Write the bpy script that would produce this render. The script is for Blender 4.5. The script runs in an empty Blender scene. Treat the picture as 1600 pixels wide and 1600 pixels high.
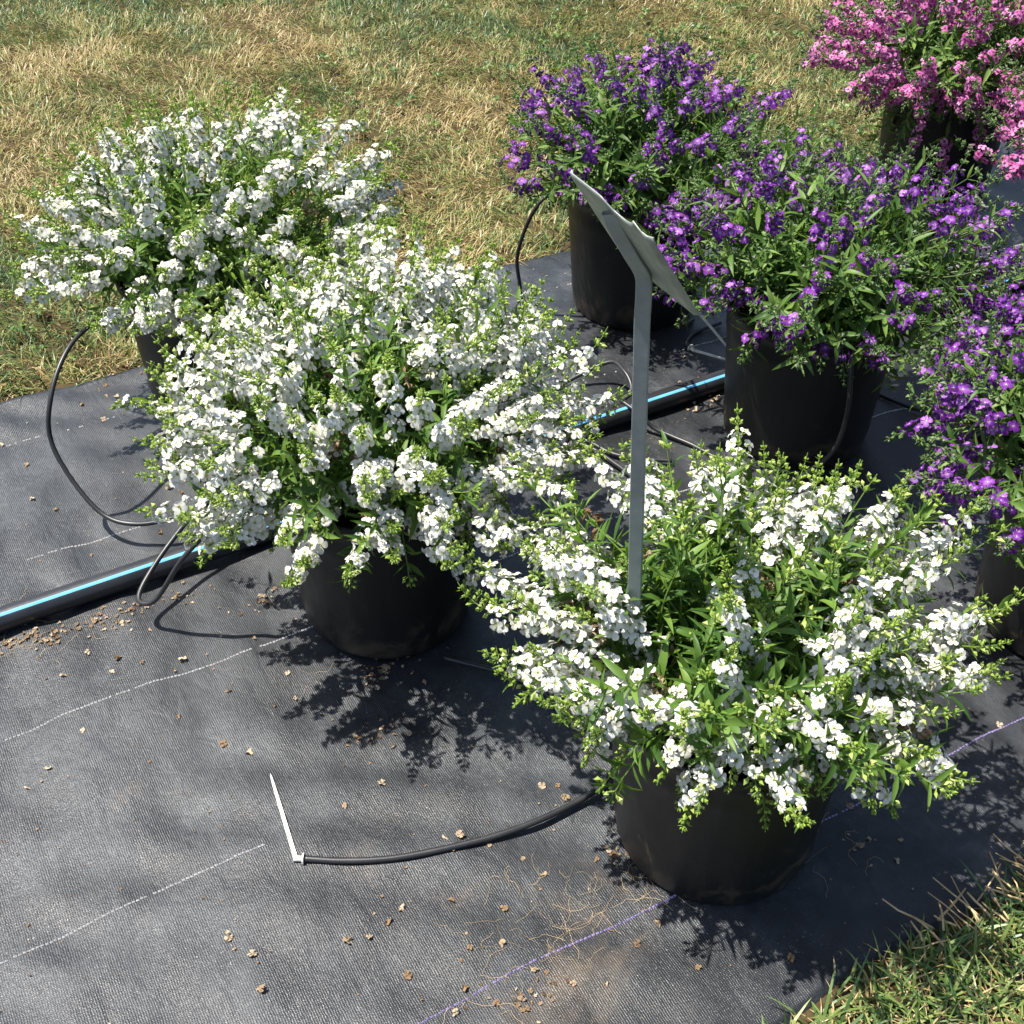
import bpy, math
import numpy as np
from mathutils import Matrix, Vector

# ------------------------------------------------------------------ camera, world, sun, exposure
scene = bpy.context.scene
COL = scene.collection
CAM_H, PITCH, FOCAL = 1.5, math.radians(40.0), 45.0
cam_d = bpy.data.cameras.new("camera")
cam_d.lens, cam_d.sensor_width, cam_d.sensor_fit = FOCAL, 36.0, 'HORIZONTAL'
cam_d.clip_start, cam_d.clip_end = 0.05, 500.0
cam = bpy.data.objects.new("camera", cam_d)
cam.location = (0, 0, CAM_H)
cam.rotation_euler = (math.pi / 2 - PITCH, 0, 0)
COL.objects.link(cam)
scene.camera = cam

TO_SUN = Vector((-0.42, 0.10, 1.0)).normalized()
world = bpy.data.worlds.new("World")
scene.world = world
world.use_nodes = True
wn = world.node_tree
sky = wn.nodes.new("ShaderNodeTexSky")
sky.sky_type = 'NISHITA'
sky.sun_disc = False
sky.sun_elevation = math.asin(TO_SUN.z)
sky.sun_rotation = math.atan2(TO_SUN.x, TO_SUN.y)
sky.dust_density = 1.5
bg = wn.nodes["Background"]
bg.inputs["Strength"].default_value = 0.095
wn.links.new(sky.outputs["Color"], bg.inputs["Color"])

sun_d = bpy.data.lights.new("sun", 'SUN')
sun_d.energy = 5.0
sun_d.angle = math.radians(0.53)
sun_d.color = (1.0, 0.955, 0.88)
sun = bpy.data.objects.new("sun", sun_d)
sun.rotation_euler = TO_SUN.to_track_quat('Z', 'Y').to_euler()
COL.objects.link(sun)

vs = scene.view_settings
vs.view_transform = 'Standard'
vs.look = 'None'
vs.exposure = 1.1
vs.gamma = 1.0
scene.render.engine = 'CYCLES'
scene.cycles.max_bounces = 8
scene.cycles.transparent_max_bounces = 8

rng = np.random.default_rng(7)

# ------------------------------------------------------------------ helpers
def link(o):
    COL.objects.link(o)
    return o

def tag(o, label=None, cat=None, group=None, kind=None):
    if label: o["label"] = label
    if cat: o["category"] = cat
    if group: o["group"] = group
    if kind: o["kind"] = kind
    return o

def empty(name, loc, label, cat, group=None):
    o = bpy.data.objects.new(name, None)
    o.empty_display_size = 0.05
    o.location = loc
    link(o)
    return tag(o, label, cat, group)

def np_mesh(name, V, T, mats, M=None, attrs=None, smooth=False, fattrs=None):
    """mesh from numpy vertices / triangles; attrs: per-vertex floats"""
    me = bpy.data.meshes.new(name)
    V = np.ascontiguousarray(V, dtype=np.float32)
    T = np.ascontiguousarray(T, dtype=np.int32)
    me.vertices.add(len(V))
    me.vertices.foreach_set("co", V.ravel())
    me.loops.add(T.size)
    me.loops.foreach_set("vertex_index", T.ravel())
    me.polygons.add(len(T))
    me.polygons.foreach_set("loop_start", np.arange(0, T.size, T.shape[1], dtype=np.int32))
    me.polygons.foreach_set("loop_total", np.full(len(T), T.shape[1], dtype=np.int32))
    for m in mats: me.materials.append(m)
    if M is not None:
        me.polygons.foreach_set("material_index", np.ascontiguousarray(M, dtype=np.int32))
    me.polygons.foreach_set("use_smooth", np.full(len(T), bool(smooth)))
    for k, a in (attrs or {}).items():
        at = me.attributes.new(k, 'FLOAT', 'POINT')
        at.data.foreach_set("value", np.ascontiguousarray(a, dtype=np.float32))
    me.update(calc_edges=True)
    return me

def mesh_obj(name, me, parent=None, loc=None):
    o = bpy.data.objects.new(name, me)
    if parent is not None: o.parent = parent
    if loc is not None: o.location = loc
    return link(o)

def catmull(P, n=10):
    P = np.asarray(P, float)
    Q = np.vstack([2 * P[0] - P[1], P, 2 * P[-1] - P[-2]])
    out = []
    for i in range(1, len(Q) - 2):
        p0, p1, p2, p3 = Q[i - 1], Q[i], Q[i + 1], Q[i + 2]
        for t in np.linspace(0, 1, n, endpoint=False):
            out.append(0.5 * ((2 * p1) + (-p0 + p2) * t + (2 * p0 - 5 * p1 + 4 * p2 - p3) * t * t + (-p0 + 3 * p1 - 3 * p2 + p3) * t ** 3))
    out.append(P[-1])
    return np.array(out)

def unit(v):
    v = np.asarray(v, float)
    return v / np.maximum(np.linalg.norm(v, axis=-1, keepdims=True), 1e-9)

def frames(path):
    """parallel transported normals"""
    T = unit(np.gradient(path, axis=0))
    n = np.cross(T[0], [0, 0, 1.0])
    if np.linalg.norm(n) < 1e-3: n = np.cross(T[0], [1.0, 0, 0])
    n = unit(n)
    N = []
    for t in T:
        n = unit(n - t * np.dot(n, t))
        N.append(n)
    N = np.array(N)
    return T, N, np.cross(T, N)

def sweep(path, prof, radii=None, caps=True):
    """sweep closed 2D profile (k,2) along path -> V, quads-as-tris"""
    T, N, B = frames(path)
    k = len(prof)
    prof = np.asarray(prof, float)
    r = np.ones(len(path)) if radii is None else np.asarray(radii, float)
    V = path[:, None, :] + r[:, None, None] * (prof[None, :, 0, None] * N[:, None, :] + prof[None, :, 1, None] * B[:, None, :])
    V = V.reshape(-1, 3)
    i = np.arange(len(path) - 1)[:, None] * k
    j = np.arange(k)[None, :]
    j2 = (j + 1) % k
    a, b, c, d = i + j, i + j2, i + k + j2, i + k + j
    F = np.concatenate([np.stack([a, b, c], -1).reshape(-1, 3), np.stack([a, c, d], -1).reshape(-1, 3)])
    if caps:
        m = (len(path) - 1) * k
        F = np.vstack([F, [[0, q + 1, q] for q in range(1, k - 1)], [[m, m + q, m + q + 1] for q in range(1, k - 1)]])
    return V, F

def circle(r, k):
    a = np.linspace(0, 2 * math.pi, k, endpoint=False)
    return np.stack([np.cos(a) * r, np.sin(a) * r], -1)

def tube_mesh(name, pts, r, mat, k=10, n=10):
    V, F = sweep(catmull(pts, n), circle(r, k))
    return np_mesh(name, V, F, [mat], smooth=True)

# strip coordinates of the weed fabric: e along the roll, n across it
ANG = math.radians(29.0)
EX, EY = math.cos(ANG), math.sin(ANG)
def strip(s, v): return np.stack([s * EX - v * EY, s * EY + v * EX], -1)
def to_strip(x, y): return x * EX + y * EY, -x * EY + y * EX

def fab_h(x, y):
    """gentle waves and wrinkles of the fabric, metres"""
    s, v = to_strip(x, y)
    h = 0.0022 * np.sin(9 * s + 4 * v + 1.0) + 0.0018 * np.sin(-5 * s + 13 * v + 2.2) + 0.0014 * np.sin(21 * s - 9 * v)
    w = s + .05 * np.sin(5 * v + 1.3) + .03 * np.sin(11 * v)
    m = .5 + .5 * np.sin(3.1 * s + 2.3 * v + .8) * np.sin(2.7 * v - 1.9 * s)
    h = h + m * (0.0021 * np.sin(46 * w + 12 * v) + 0.0009 * np.sin(83 * w - 15 * v + 1.))
    h = h + (1 - m) * (0.0018 * np.sin(33 * w + 40 * v + .6) + 0.0006 * np.sin(61 * w - 58 * v + 2.))
    return h

# ------------------------------------------------------------------ materials
def mat(name):
    m = bpy.data.materials.new(name)
    m.use_nodes = True
    nt = m.node_tree
    nt.nodes.clear()
    out = nt.nodes.new("ShaderNodeOutputMaterial")
    return m, nt, out

def N(nt, typ, **kw):
    n = nt.nodes.new(typ)
    for k, v in kw.items():
        if k.startswith("i_"):
            n.inputs[k[2:].replace("_", " ")].default_value = v
        else:
            setattr(n, k, v)
    return n

def ramp(nt, fac, stops, interp='LINEAR'):
    r = nt.nodes.new("ShaderNodeValToRGB")
    r.color_ramp.interpolation = interp
    el = r.color_ramp.elements
    while len(el) < len(stops): el.new(0.5)
    for e, (p, c) in zip(el, stops):
        e.position = p
        e.color = (c[0], c[1], c[2], 1)
    nt.links.new(fac, r.inputs["Fac"])
    return r.outputs["Color"]

def noise(nt, scale, detail=4, rough=.55, vec=None, dist=0.0):
    n = N(nt, "ShaderNodeTexNoise", i_Scale=scale, i_Detail=detail, i_Roughness=rough, i_Distortion=dist)
    if vec is not None: nt.links.new(vec, n.inputs["Vector"])
    return n.outputs["Fac"]

def mix(nt, fac, a, b, blend='MIX'):
    m = nt.nodes.new("ShaderNodeMix")
    m.data_type = 'RGBA'
    m.blend_type = blend
    for sock, v in ((m.inputs[0], fac), (m.inputs[6], a), (m.inputs[7], b)):
        if hasattr(v, "is_linked"): nt.links.new(v, sock)
        elif isinstance(v, (int, float)): sock.default_value = v
        else: sock.default_value = (v[0], v[1], v[2], 1)
    return m.outputs[2]

def math_(nt, op, a, b=None, clamp=False):
    m = N(nt, "ShaderNodeMath", operation=op, use_clamp=clamp)
    for sock, v in zip(m.inputs, (a, b)):
        if v is None: continue
        if hasattr(v, "is_linked"): nt.links.new(v, sock)
        else: sock.default_value = v
    return m.outputs[0]

def attr(nt, name):
    return N(nt, "ShaderNodeAttribute", attribute_name=name).outputs["Fac"]

def objco(nt):
    return N(nt, "ShaderNodeTexCoord").outputs["Object"]

def thin_leaf_mat(name, stops, rough=.48, spec=.28, trans=.3, tcol=None, rad=None, attr_name="tint"):
    """thin plant tissue: glossy face plus light passing through"""
    m, nt, out = mat(name)
    col = ramp(nt, attr(nt, attr_name), stops)
    if rad: col = mix(nt, ramp(nt, attr(nt, "rad"), rad[0]), rad[1], col)
    p = N(nt, "ShaderNodeBsdfPrincipled")
    p.inputs["Roughness"].default_value = rough
    p.inputs["Specular IOR Level"].default_value = spec
    nt.links.new(col, p.inputs["Base Color"])
    t = N(nt, "ShaderNodeBsdfTranslucent")
    nt.links.new(mix(nt, 1.0, col, tcol or (1, 1, 1), 'MULTIPLY') if tcol else col, t.inputs["Color"])
    ms = N(nt, "ShaderNodeMixShader", i_Fac=trans)
    nt.links.new(p.outputs[0], ms.inputs[1])
    nt.links.new(t.outputs[0], ms.inputs[2])
    nt.links.new(ms.outputs[0], out.inputs[0])
    return m

BW = [(0.0, (0, 0, 0)), (1.0, (1, 1, 1))]
M_LEAF_A = thin_leaf_mat("leaf_bright", [(0, (.030, .075, .014)), (.5, (.075, .150, .026)), (1, (.155, .255, .048))], trans=.36, tcol=(1.7, 1.6, .6))
M_LEAF_B = thin_leaf_mat("leaf_deep", [(0, (.034, .080, .014)), (.5, (.078, .150, .028)), (1, (.16, .25, .052))], tcol=(1.3, 1.4, .7))
M_STEM = thin_leaf_mat("stem_green", [(0, (.08, .14, .025)), (1, (.17, .26, .05))], trans=.1)
M_STEM_D = thin_leaf_mat("stem_dark", [(0, (.06, .09, .03)), (1, (.12, .15, .06))], trans=.1)
M_BUD = thin_leaf_mat("bud_lime", [(0, (.12, .21, .03)), (.5, (.26, .36, .06)), (1, (.48, .53, .20))], trans=.25)
M_BUD_D = thin_leaf_mat("bud_dull", [(0, (.06, .12, .03)), (.6, (.13, .21, .06)), (1, (.26, .24, .22))], trans=.25)
M_WHITE = thin_leaf_mat("petal_white", [(0, (.60, .57, .45)), (.3, (.66, .655, .60)), (1, (.70, .70, .68))], rough=.6, spec=.15, trans=.30,
                        rad=([(.13, (0, 0, 0)), (.42, (1, 1, 1))], (.52, .54, .28)))
M_PURPLE = thin_leaf_mat("petal_purple", [(0, (.075, .008, .14)), (.55, (.15, .020, .26)), (.85, (.24, .052, .36)), (1, (.42, .20, .52))], rough=.5, spec=.3, trans=.3,
                         rad=([(.16, (0, 0, 0)), (.45, (1, 1, 1))], (.36, .17, .40)))
M_PINK = thin_leaf_mat("petal_pink", [(0, (.34, .060, .22)), (.5, (.49, .13, .34)), (1, (.66, .32, .52))], rough=.55, spec=.25, trans=.3,
                       rad=([(.15, (0, 0, 0)), (.42, (1, 1, 1))], (.24, .02, .10)))
M_THROAT_W = thin_leaf_mat("throat_green", [(0, (.30, .34, .10)), (1, (.45, .46, .20))], trans=.2)
M_THROAT_P = thin_leaf_mat("throat_pale", [(0, (.35, .25, .45)), (1, (.78, .70, .82))], trans=.2)
M_THROAT_K = thin_leaf_mat("throat_wine", [(0, (.12, .01, .05)), (1, (.22, .03, .10))], trans=.2)
M_DRY = thin_leaf_mat("dry_brown", [(0, (.12, .068, .036)), (.4, (.26, .175, .10)), (1, (.46, .38, .27))], rough=.8, spec=.1, trans=.15)
M_GRASS = thin_leaf_mat("grass_blade", [(0, (.50, .40, .21)), (.26, (.40, .285, .125)), (.44, (.38, .31, .115)), (.60, (.27, .295, .085)), (.80, (.125, .195, .048)), (1, (.036, .085, .026))], rough=.42, spec=.45, trans=.25)

def fabric_mat():
    m, nt, out = mat("woven_fabric")
    co = objco(nt)
    big = noise(nt, 2.1, 5, .6, co, .6)
    mid = noise(nt, 9, 6, .65, co, .3)
    fine = noise(nt, 70, 5, .7, co)
    grain = noise(nt, 420, 2, .6, co)
    st = N(nt, "ShaderNodeMapping")
    st.inputs["Scale"].default_value = (3.2, 1.5, 1)
    st.inputs["Rotation"].default_value = (0, 0, .5)
    nt.links.new(co, st.inputs["Vector"])
    streak = noise(nt, 2.2, 6, .62, st.outputs[0], 1.0)
    blot = noise(nt, 11, 5, .6, co, .5)
    dust = math_(nt, 'ADD', math_(nt, 'MULTIPLY', big, .62), math_(nt, 'MULTIPLY', streak, .45))
    dust = math_(nt, 'ADD', dust, math_(nt, 'MULTIPLY', math_(nt, 'SUBTRACT', blot, .5), .42))
    dust = math_(nt, 'ADD', dust, math_(nt, 'MULTIPLY', math_(nt, 'SUBTRACT', fine, .5), .30))
    base = ramp(nt, dust, [(.38, (.010, .0112, .013)), (.52, (.019, .0213, .0245)), (.63, (.036, .040, .044)), (.80, (.10, .103, .103))])
    # brown soil washed onto the sheet, thickest near the front edge
    sep = N(nt, "ShaderNodeSeparateXYZ")
    nt.links.new(co, sep.inputs[0])
    dx = math_(nt, 'DIVIDE', math_(nt, 'SUBTRACT', sep.outputs[0], .46), .30)
    dy = math_(nt, 'DIVIDE', math_(nt, 'SUBTRACT', sep.outputs[1], .72), .17)
    near = math_(nt, 'SUBTRACT', 1.0, math_(nt, 'SQRT', math_(nt, 'ADD', math_(nt, 'MULTIPLY', dx, dx), math_(nt, 'MULTIPLY', dy, dy))), True)
    soil = noise(nt, 3.3, 7, .72, co, 1.2)
    soil = math_(nt, 'ADD', soil, math_(nt, 'MULTIPLY', near, .20))
    sf = ramp(nt, soil, [(.62, (0, 0, 0)), (.80, (.8, .8, .8))])
    base = mix(nt, sf, base, (.095, .072, .050))
    # bright specks in the base colour, painted in for specular glints
    vor = N(nt, "ShaderNodeTexVoronoi", i_Scale=150.0)
    nt.links.new(co, vor.inputs["Vector"])
    fl = ramp(nt, vor.outputs["Distance"], [(.10, (1, 1, 1)), (.16, (0, 0, 0))])
    flm = ramp(nt, noise(nt, 6, 5, .7, co), [(.50, (0, 0, 0)), (.66, (.75, .75, .75))])
    base = mix(nt, math_(nt, 'MULTIPLY', N1(nt, fl), N1(nt, flm)), base, (.34, .32, .29))
    # weave: crossed flat tapes
    w1 = N(nt, "ShaderNodeTexWave", wave_type='BANDS', bands_direction='X', i_Scale=100.0, i_Distortion=2.5, i_Detail=3.0)
    w2 = N(nt, "ShaderNodeTexWave", wave_type='BANDS', bands_direction='Y', i_Scale=135.0, i_Distortion=2.5, i_Detail=3.0)
    for w in (w1, w2): nt.links.new(co, w.inputs["Vector"])
    weave = math_(nt, 'MULTIPLY', w1.outputs["Fac"], w2.outputs["Fac"])
    wvis = ramp(nt, noise(nt, 7, 3, .6, co), [(.35, (.0, .0, .0)), (.65, (.26, .26, .26))])
    base = mix(nt, math_(nt, 'MULTIPLY', math_(nt, 'SUBTRACT', 1.0, weave), N1(nt, wvis)), base, (.012, .012, .014))
    h = math_(nt, 'ADD', math_(nt, 'MULTIPLY', weave, .32), math_(nt, 'MULTIPLY', grain, .5))
    h = math_(nt, 'ADD', h, math_(nt, 'MULTIPLY', noise(nt, 7, 4, .5, st.outputs[0], .8), 1.6))
    h = math_(nt, 'ADD', h, math_(nt, 'MULTIPLY', noise(nt, 34, 5, .6, co, 1.5), .9))
    b = N(nt, "ShaderNodeBump", i_Strength=.55, i_Distance=.0022)
    nt.links.new(h, b.inputs["Height"])
    p = N(nt, "ShaderNodeBsdfPrincipled")
    nt.links.new(base, p.inputs["Base Color"])
    nt.links.new(b.outputs[0], p.inputs["Normal"])
    rr = math_(nt, 'ADD', .22, math_(nt, 'ADD', math_(nt, 'MULTIPLY', mid, .14), math_(nt, 'MULTIPLY', streak, .22)))
    nt.links.new(rr, p.inputs["Roughness"])
    p.inputs["Specular IOR Level"].default_value = .5
    nt.links.new(p.outputs[0], out.inputs[0])
    return m

def N1(nt, colsock):
    r = N(nt, "ShaderNodeRGBToBW")
    nt.links.new(colsock, r.inputs[0])
    return r.outputs[0]

def simple_mat(name, stops, scale, rough=.5, metal=0.0, spec=.5, bump=0.0, bscale=None, det=6, stretch=None):
    m, nt, out = mat(name)
    co = objco(nt)
    if stretch:
        mp = N(nt, "ShaderNodeMapping")
        mp.inputs["Scale"].default_value = stretch
        nt.links.new(co, mp.inputs["Vector"])
        co = mp.outputs[0]
    f = noise(nt, scale, det, .62, co, .3)
    p = N(nt, "ShaderNodeBsdfPrincipled")
    nt.links.new(ramp(nt, f, stops), p.inputs["Base Color"])
    rr = math_(nt, 'ADD', rough - .08, math_(nt, 'MULTIPLY', noise(nt, scale * 2.3, 3, .6, co), .16))
    nt.links.new(rr, p.inputs["Roughness"])
    p.inputs["Metallic"].default_value = metal
    p.inputs["Specular IOR Level"].default_value = spec
    if bump:
        b = N(nt, "ShaderNodeBump", i_Strength=.5, i_Distance=bump)
        nt.links.new(noise(nt, bscale or scale * 3, 4, .6, co), b.inputs["Height"])
        nt.links.new(b.outputs[0], p.inputs["Normal"])
    nt.links.new(p.outputs[0], out.inputs[0])
    return m

M_FABRIC = fabric_mat()
def pot_mat():
    """black nursery plastic: scuffs, rain streaks and splashed earth round the foot"""
    m, nt, out = mat("pot_plastic")
    co = objco(nt)
    mp = N(nt, "ShaderNodeMapping")
    mp.inputs["Scale"].default_value = (1, 1, .12)
    nt.links.new(co, mp.inputs["Vector"])
    streak = noise(nt, 26, 6, .65, mp.outputs[0], .2)
    blot = noise(nt, 14, 6, .7, co, .5)
    sep = N(nt, "ShaderNodeSeparateXYZ")
    nt.links.new(co, sep.inputs[0])
    foot = math_(nt, 'SUBTRACT', 1.0, math_(nt, 'DIVIDE', sep.outputs[2], .11), True)
    base = ramp(nt, streak, [(.42, (.004, .004, .0044)), (.60, (.007, .007, .007)), (.78, (.022, .020, .018))])
    spl = ramp(nt, math_(nt, 'ADD', blot, math_(nt, 'MULTIPLY', foot, .22)), [(.62, (0, 0, 0)), (.78, (.7, .7, .7))])
    base = mix(nt, spl, base, (.065, .048, .032))
    scr = noise(nt, 90, 3, .7, mp.outputs[0], 2.0)
    base = mix(nt, ramp(nt, scr, [(.70, (0, 0, 0)), (.76, (.5, .5, .5))]), base, (.05, .05, .05))
    p = N(nt, "ShaderNodeBsdfPrincipled")
    nt.links.new(base, p.inputs["Base Color"])
    nt.links.new(math_(nt, 'ADD', .34, math_(nt, 'MULTIPLY', blot, .3)), p.inputs["Roughness"])
    p.inputs["Specular IOR Level"].default_value = .4
    b = N(nt, "ShaderNodeBump", i_Strength=.5, i_Distance=.0008)
    nt.links.new(noise(nt, 40, 4, .6, mp.outputs[0]), b.inputs["Height"])
    nt.links.new(b.outputs[0], p.inputs["Normal"])
    nt.links.new(p.outputs[0], out.inputs[0])
    return m
M_POT = pot_mat()
M_SOIL = simple_mat("potting_soil", [(.3, (.018, .012, .008)), (.7, (.06, .04, .025))], 60, .95, spec=.1, bump=.006, bscale=120)
M_EARTH = simple_mat("lawn_earth", [(.3, (.030, .022, .011)), (.5, (.070, .050, .024)), (.7, (.045, .042, .016))], 30, .95, spec=.1, bump=.01, bscale=160)
M_TUBE = simple_mat("tube_rubber", [(.3, (.014, .014, .015)), (.7, (.028, .028, .029))], 20, .4, bump=.0002, bscale=200)
M_PIPE = simple_mat("pipe_plastic", [(.3, (.012, .012, .014)), (.62, (.022, .022, .025)), (.85, (.07, .06, .05))], 14, .38, bump=.0003, bscale=120)
M_BLUE = simple_mat("stripe_blue", [(.3, (.085, .32, .56)), (.7, (.14, .42, .66))], 25, .4)
M_STAKE = simple_mat("stake_plastic", [(.3, (.56, .54, .47)), (.6, (.72, .70, .62)), (.8, (.40, .34, .26))], 45, .5)
M_ZINC = simple_mat("galvanised_steel", [(.3, (.17, .195, .185)), (.55, (.27, .30, .275)), (.75, (.38, .39, .33))], 34, .5, metal=.45, bump=.0004, bscale=90)
M_ZINC_D = simple_mat("weathered_steel", [(.3, (.17, .20, .21)), (.6, (.24, .275, .285)), (.8, (.32, .345, .34))], 22, .5, metal=.4, bump=.0003, bscale=120)
M_FACE = simple_mat("sign_face", [(.3, (.62, .62, .60)), (.7, (.74, .74, .72))], 12, .45)
M_THREAD_W = simple_mat("thread_white", [(.3, (.42, .40, .38)), (.7, (.66, .64, .62))], 60, .8)
M_THREAD_P = simple_mat("thread_purple", [(.3, (.20, .14, .34)), (.7, (.38, .30, .52))], 60, .8)
M_STRAW = simple_mat("straw", [(.3, (.36, .24, .11)), (.7, (.58, .44, .24))], 40, .7)

# ------------------------------------------------------------------ the setting: lawn and weed fabric
def big_ground():
    # fine near the camera, huge beyond
    def axis(lo, hi, n, far):
        return np.concatenate([[-far, -far / 5, -far / 25], np.linspace(lo, hi, n), [far / 25, far / 5, far]])
    xs, ys = axis(-4, 4, 90, 200.0), axis(-2, 7.5, 100, 200.0)
    X, Y = np.meshgrid(xs, ys, indexing='ij')
    Z = -0.016 + 0.004 * np.sin(3 * X + 1) * np.sin(2.5 * Y) + 0.003 * np.sin(7 * X - 4 * Y)
    s, v = to_strip(X, Y)
    Z = np.where((np.abs(X) > 4.2) | (Y > 7.6) | (Y < -2.1), -0.02, Z)
    V = np.stack([X, Y, Z], -1).reshape(-1, 3)
    nx, ny = X.shape
    i = (np.arange(nx - 1)[:, None] * ny + np.arange(ny - 1)[None, :]).ravel()
    Q = np.stack([i, i + ny, i + ny + 1, i + 1], -1)
    o = mesh_obj("lawn_ground", np_mesh("lawn_ground", V, Q, [M_EARTH], smooth=True))
    tag(o, "dry straw coloured lawn earth under the grass", kind="structure")
big_ground()

V_FRONT, V_BACK = 0.535, 2.372
def back_edge(s): return V_BACK + 0.012 * np.sin(5 * s) + 0.010 * np.sin(11 * s + 1) + 0.05 * np.clip(-(s - .05) / .4, 0, 1.4)
def front_edge(s): return V_FRONT + 0.008 * np.sin(6 * s + 2) + 0.006 * np.sin(17 * s)

def fabric():
    ns, nv = 620, 230
    s = np.linspace(-3.0, 5.0, ns)
    u = np.linspace(0, 1, nv)
    S, U = np.meshgrid(s, u, indexing='ij')
    Vv = front_edge(S) * (1 - U) + back_edge(S) * U
    xy = strip(S, Vv)
    Z = fab_h(xy[..., 0], xy[..., 1])
    edge = np.minimum(U, 1 - U) * 1.84
    Z = np.where(edge < .012, -0.03 + Z * 0, Z)
    V = np.stack([S, Vv, Z], -1).reshape(-1, 3)
    i = (np.arange(ns - 1)[:, None] * nv + np.arange(nv - 1)[None, :]).ravel()
    Q = np.stack([i, i + nv, i + nv + 1, i + 1], -1)
    o = mesh_obj("weed_fabric", np_mesh("weed_fabric", V, Q, [M_FABRIC], smooth=True))
    o.rotation_euler.z = ANG
    return tag(o, "dusty black woven weed fabric laid as a strip across the lawn", kind="structure")
FABRIC = fabric()

def threads():
    r = np.random.default_rng(3)
    for v0, m, lo, hi, keep in ((.758, M_THREAD_P, -1.6, 3.2, .97), (1.095, M_THREAD_W, -2.0, .215, .97), (1.464, M_THREAD_W, -2.0, 3.0, .95),
                                (1.852, M_THREAD_W, -2.0, 3.2, .62), (2.215, M_THREAD_W, -2.0, 3.2, .30)):
        Vs, Ts = [], []
        s = lo
        k = 0
        while s < hi:
            L, W = r.uniform(.0036, .0046), r.uniform(.0011, .0015)
            vis = keep * (1 if keep > .9 else (0.25 + 1.1 * (math.sin(s * 9 + v0 * 20) > -.1)))
            if r.random() < vis:
                v = v0 + .004 * math.sin(4 * s + v0) + .0025 * math.sin(17 * s) + r.normal(0, .0003)
                x, y = strip(s + L / 2, v)
                z = float(fab_h(x, y))
                c = len(Vs)
                Vs += [(s, v - W, z + .0004), (s + L, v - W, z + .0004), (s + L, v + W, z + .0004), (s, v + W, z + .0004),
                       (s + L * .25, v, z + .0026), (s + L * .75, v, z + .0026)]
                Ts += [(c, c + 1, c + 5), (c, c + 5, c + 4), (c + 1, c + 2, c + 5), (c + 2, c + 3, c + 4), (c + 2, c + 4, c + 5), (c + 3, c, c + 4)]
            s += L + r.uniform(.0012, .002)
        o = mesh_obj("marker_thread", np_mesh("marker_thread", np.array(Vs), np.array(Ts), [m]), FABRIC)
        tag(o, ("purple" if m is M_THREAD_P else "white") + " dashed marker thread woven along the fabric", kind="stuff")
threads()

# ------------------------------------------------------------------ flower, leaf, bud templates (all triangles)
def flower_template(seed, open_=1.0, crumple=0.0):
    """five petalled snapdragon-like flower facing +Z, lower lip toward -Y, about 20 mm across"""
    r = np.random.default_rng(seed)
    V, T, M, R = [], [], [], []
    R0 = .0112
    for ang, sz, wd in ((58, .80, .44), (122, .80, .44), (192, .95, .46), (270, 1.10, .50), (348, .95, .46)):
        a = math.radians(ang + r.normal(0, 6))
        sz *= r.normal(1, .07)
        wd *= r.normal(1, .06)
        lift = r.normal(.10, .10) * open_
        fold = r.normal(.05, .08)
        ca, sa = math.cos(a), math.sin(a)
        c = len(V)
        prof = [(.14, -.08, .10, 0), (.14, .08, .10, 0), (.52, -wd * .82, .20, -.0), (.55, 0, .10, 0), (.52, wd * .82, .20, 0),
                (.84, -wd * .86, .12, 0), (.86, 0, .06, 0), (.84, wd * .86, .12, 0), (1.03, -wd * .42, -.02, 0), (1.05, wd * .42, -.02, 0)]
        for (d, w, z, _) in prof:
            d *= sz
            zz = z * open_ + lift * d + fold * w + (r.normal(0, crumple) if crumple else r.normal(0, .025))
            x, y = d * ca - w * sa, d * sa + w * ca
            V.append((x * R0, y * R0, zz * R0))
            R.append(min(1., d))
        T += [(c + 0, c + 3, c + 2), (c + 0, c + 1, c + 3), (c + 1, c + 4, c + 3), (c + 2, c + 3, c + 6), (c + 2, c + 6, c + 5),
              (c + 3, c + 4, c + 7), (c + 3, c + 7, c + 6), (c + 5, c + 6, c + 8), (c + 6, c + 9, c + 8), (c + 6, c + 7, c + 9)]
        T = [t for t in T]
        M += [0] * 10
    # throat cup, and calyx cone behind
    c = len(V)
    for k in range(6):
        a = k * math.pi / 3
        V.append((.20 * R0 * math.cos(a), .20 * R0 * math.sin(a), .12 * R0)); R.append(0)
    V.append((0, 0, -.30 * R0)); R.append(0)
    T += [(c + k, c + (k + 1) % 6, c + 6) for k in range(6)]
    M += [1] * 6
    # boss in the throat
    c = len(V)
    for k in range(5):
        a = k * 2 * math.pi / 5 + .3
        V.append((.11 * R0 * math.cos(a), .11 * R0 * math.sin(a) - .12 * R0, .12 * R0)); R.append(0)
    V.append((0, -.12 * R0, .26 * R0)); R.append(0)
    T += [(c + k, c + (k + 1) % 5, c + 5) for k in range(5)]
    M += [1] * 5
    c = len(V)
    for k in range(5):
        a = k * 2 * math.pi / 5
        V.append((.24 * R0 * math.cos(a), .24 * R0 * math.sin(a), -.05 * R0)); R.append(0)
    V.append((0, 0, -.62 * R0)); R.append(0)
    T += [(c + (k + 1) % 5, c + k, c + 5) for k in range(5)]
    M += [2] * 5
    V = np.array(V)
    # petals share the throat rim so that a flower is one piece
    return V, np.array(T), np.array(M), np.array(R)

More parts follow.
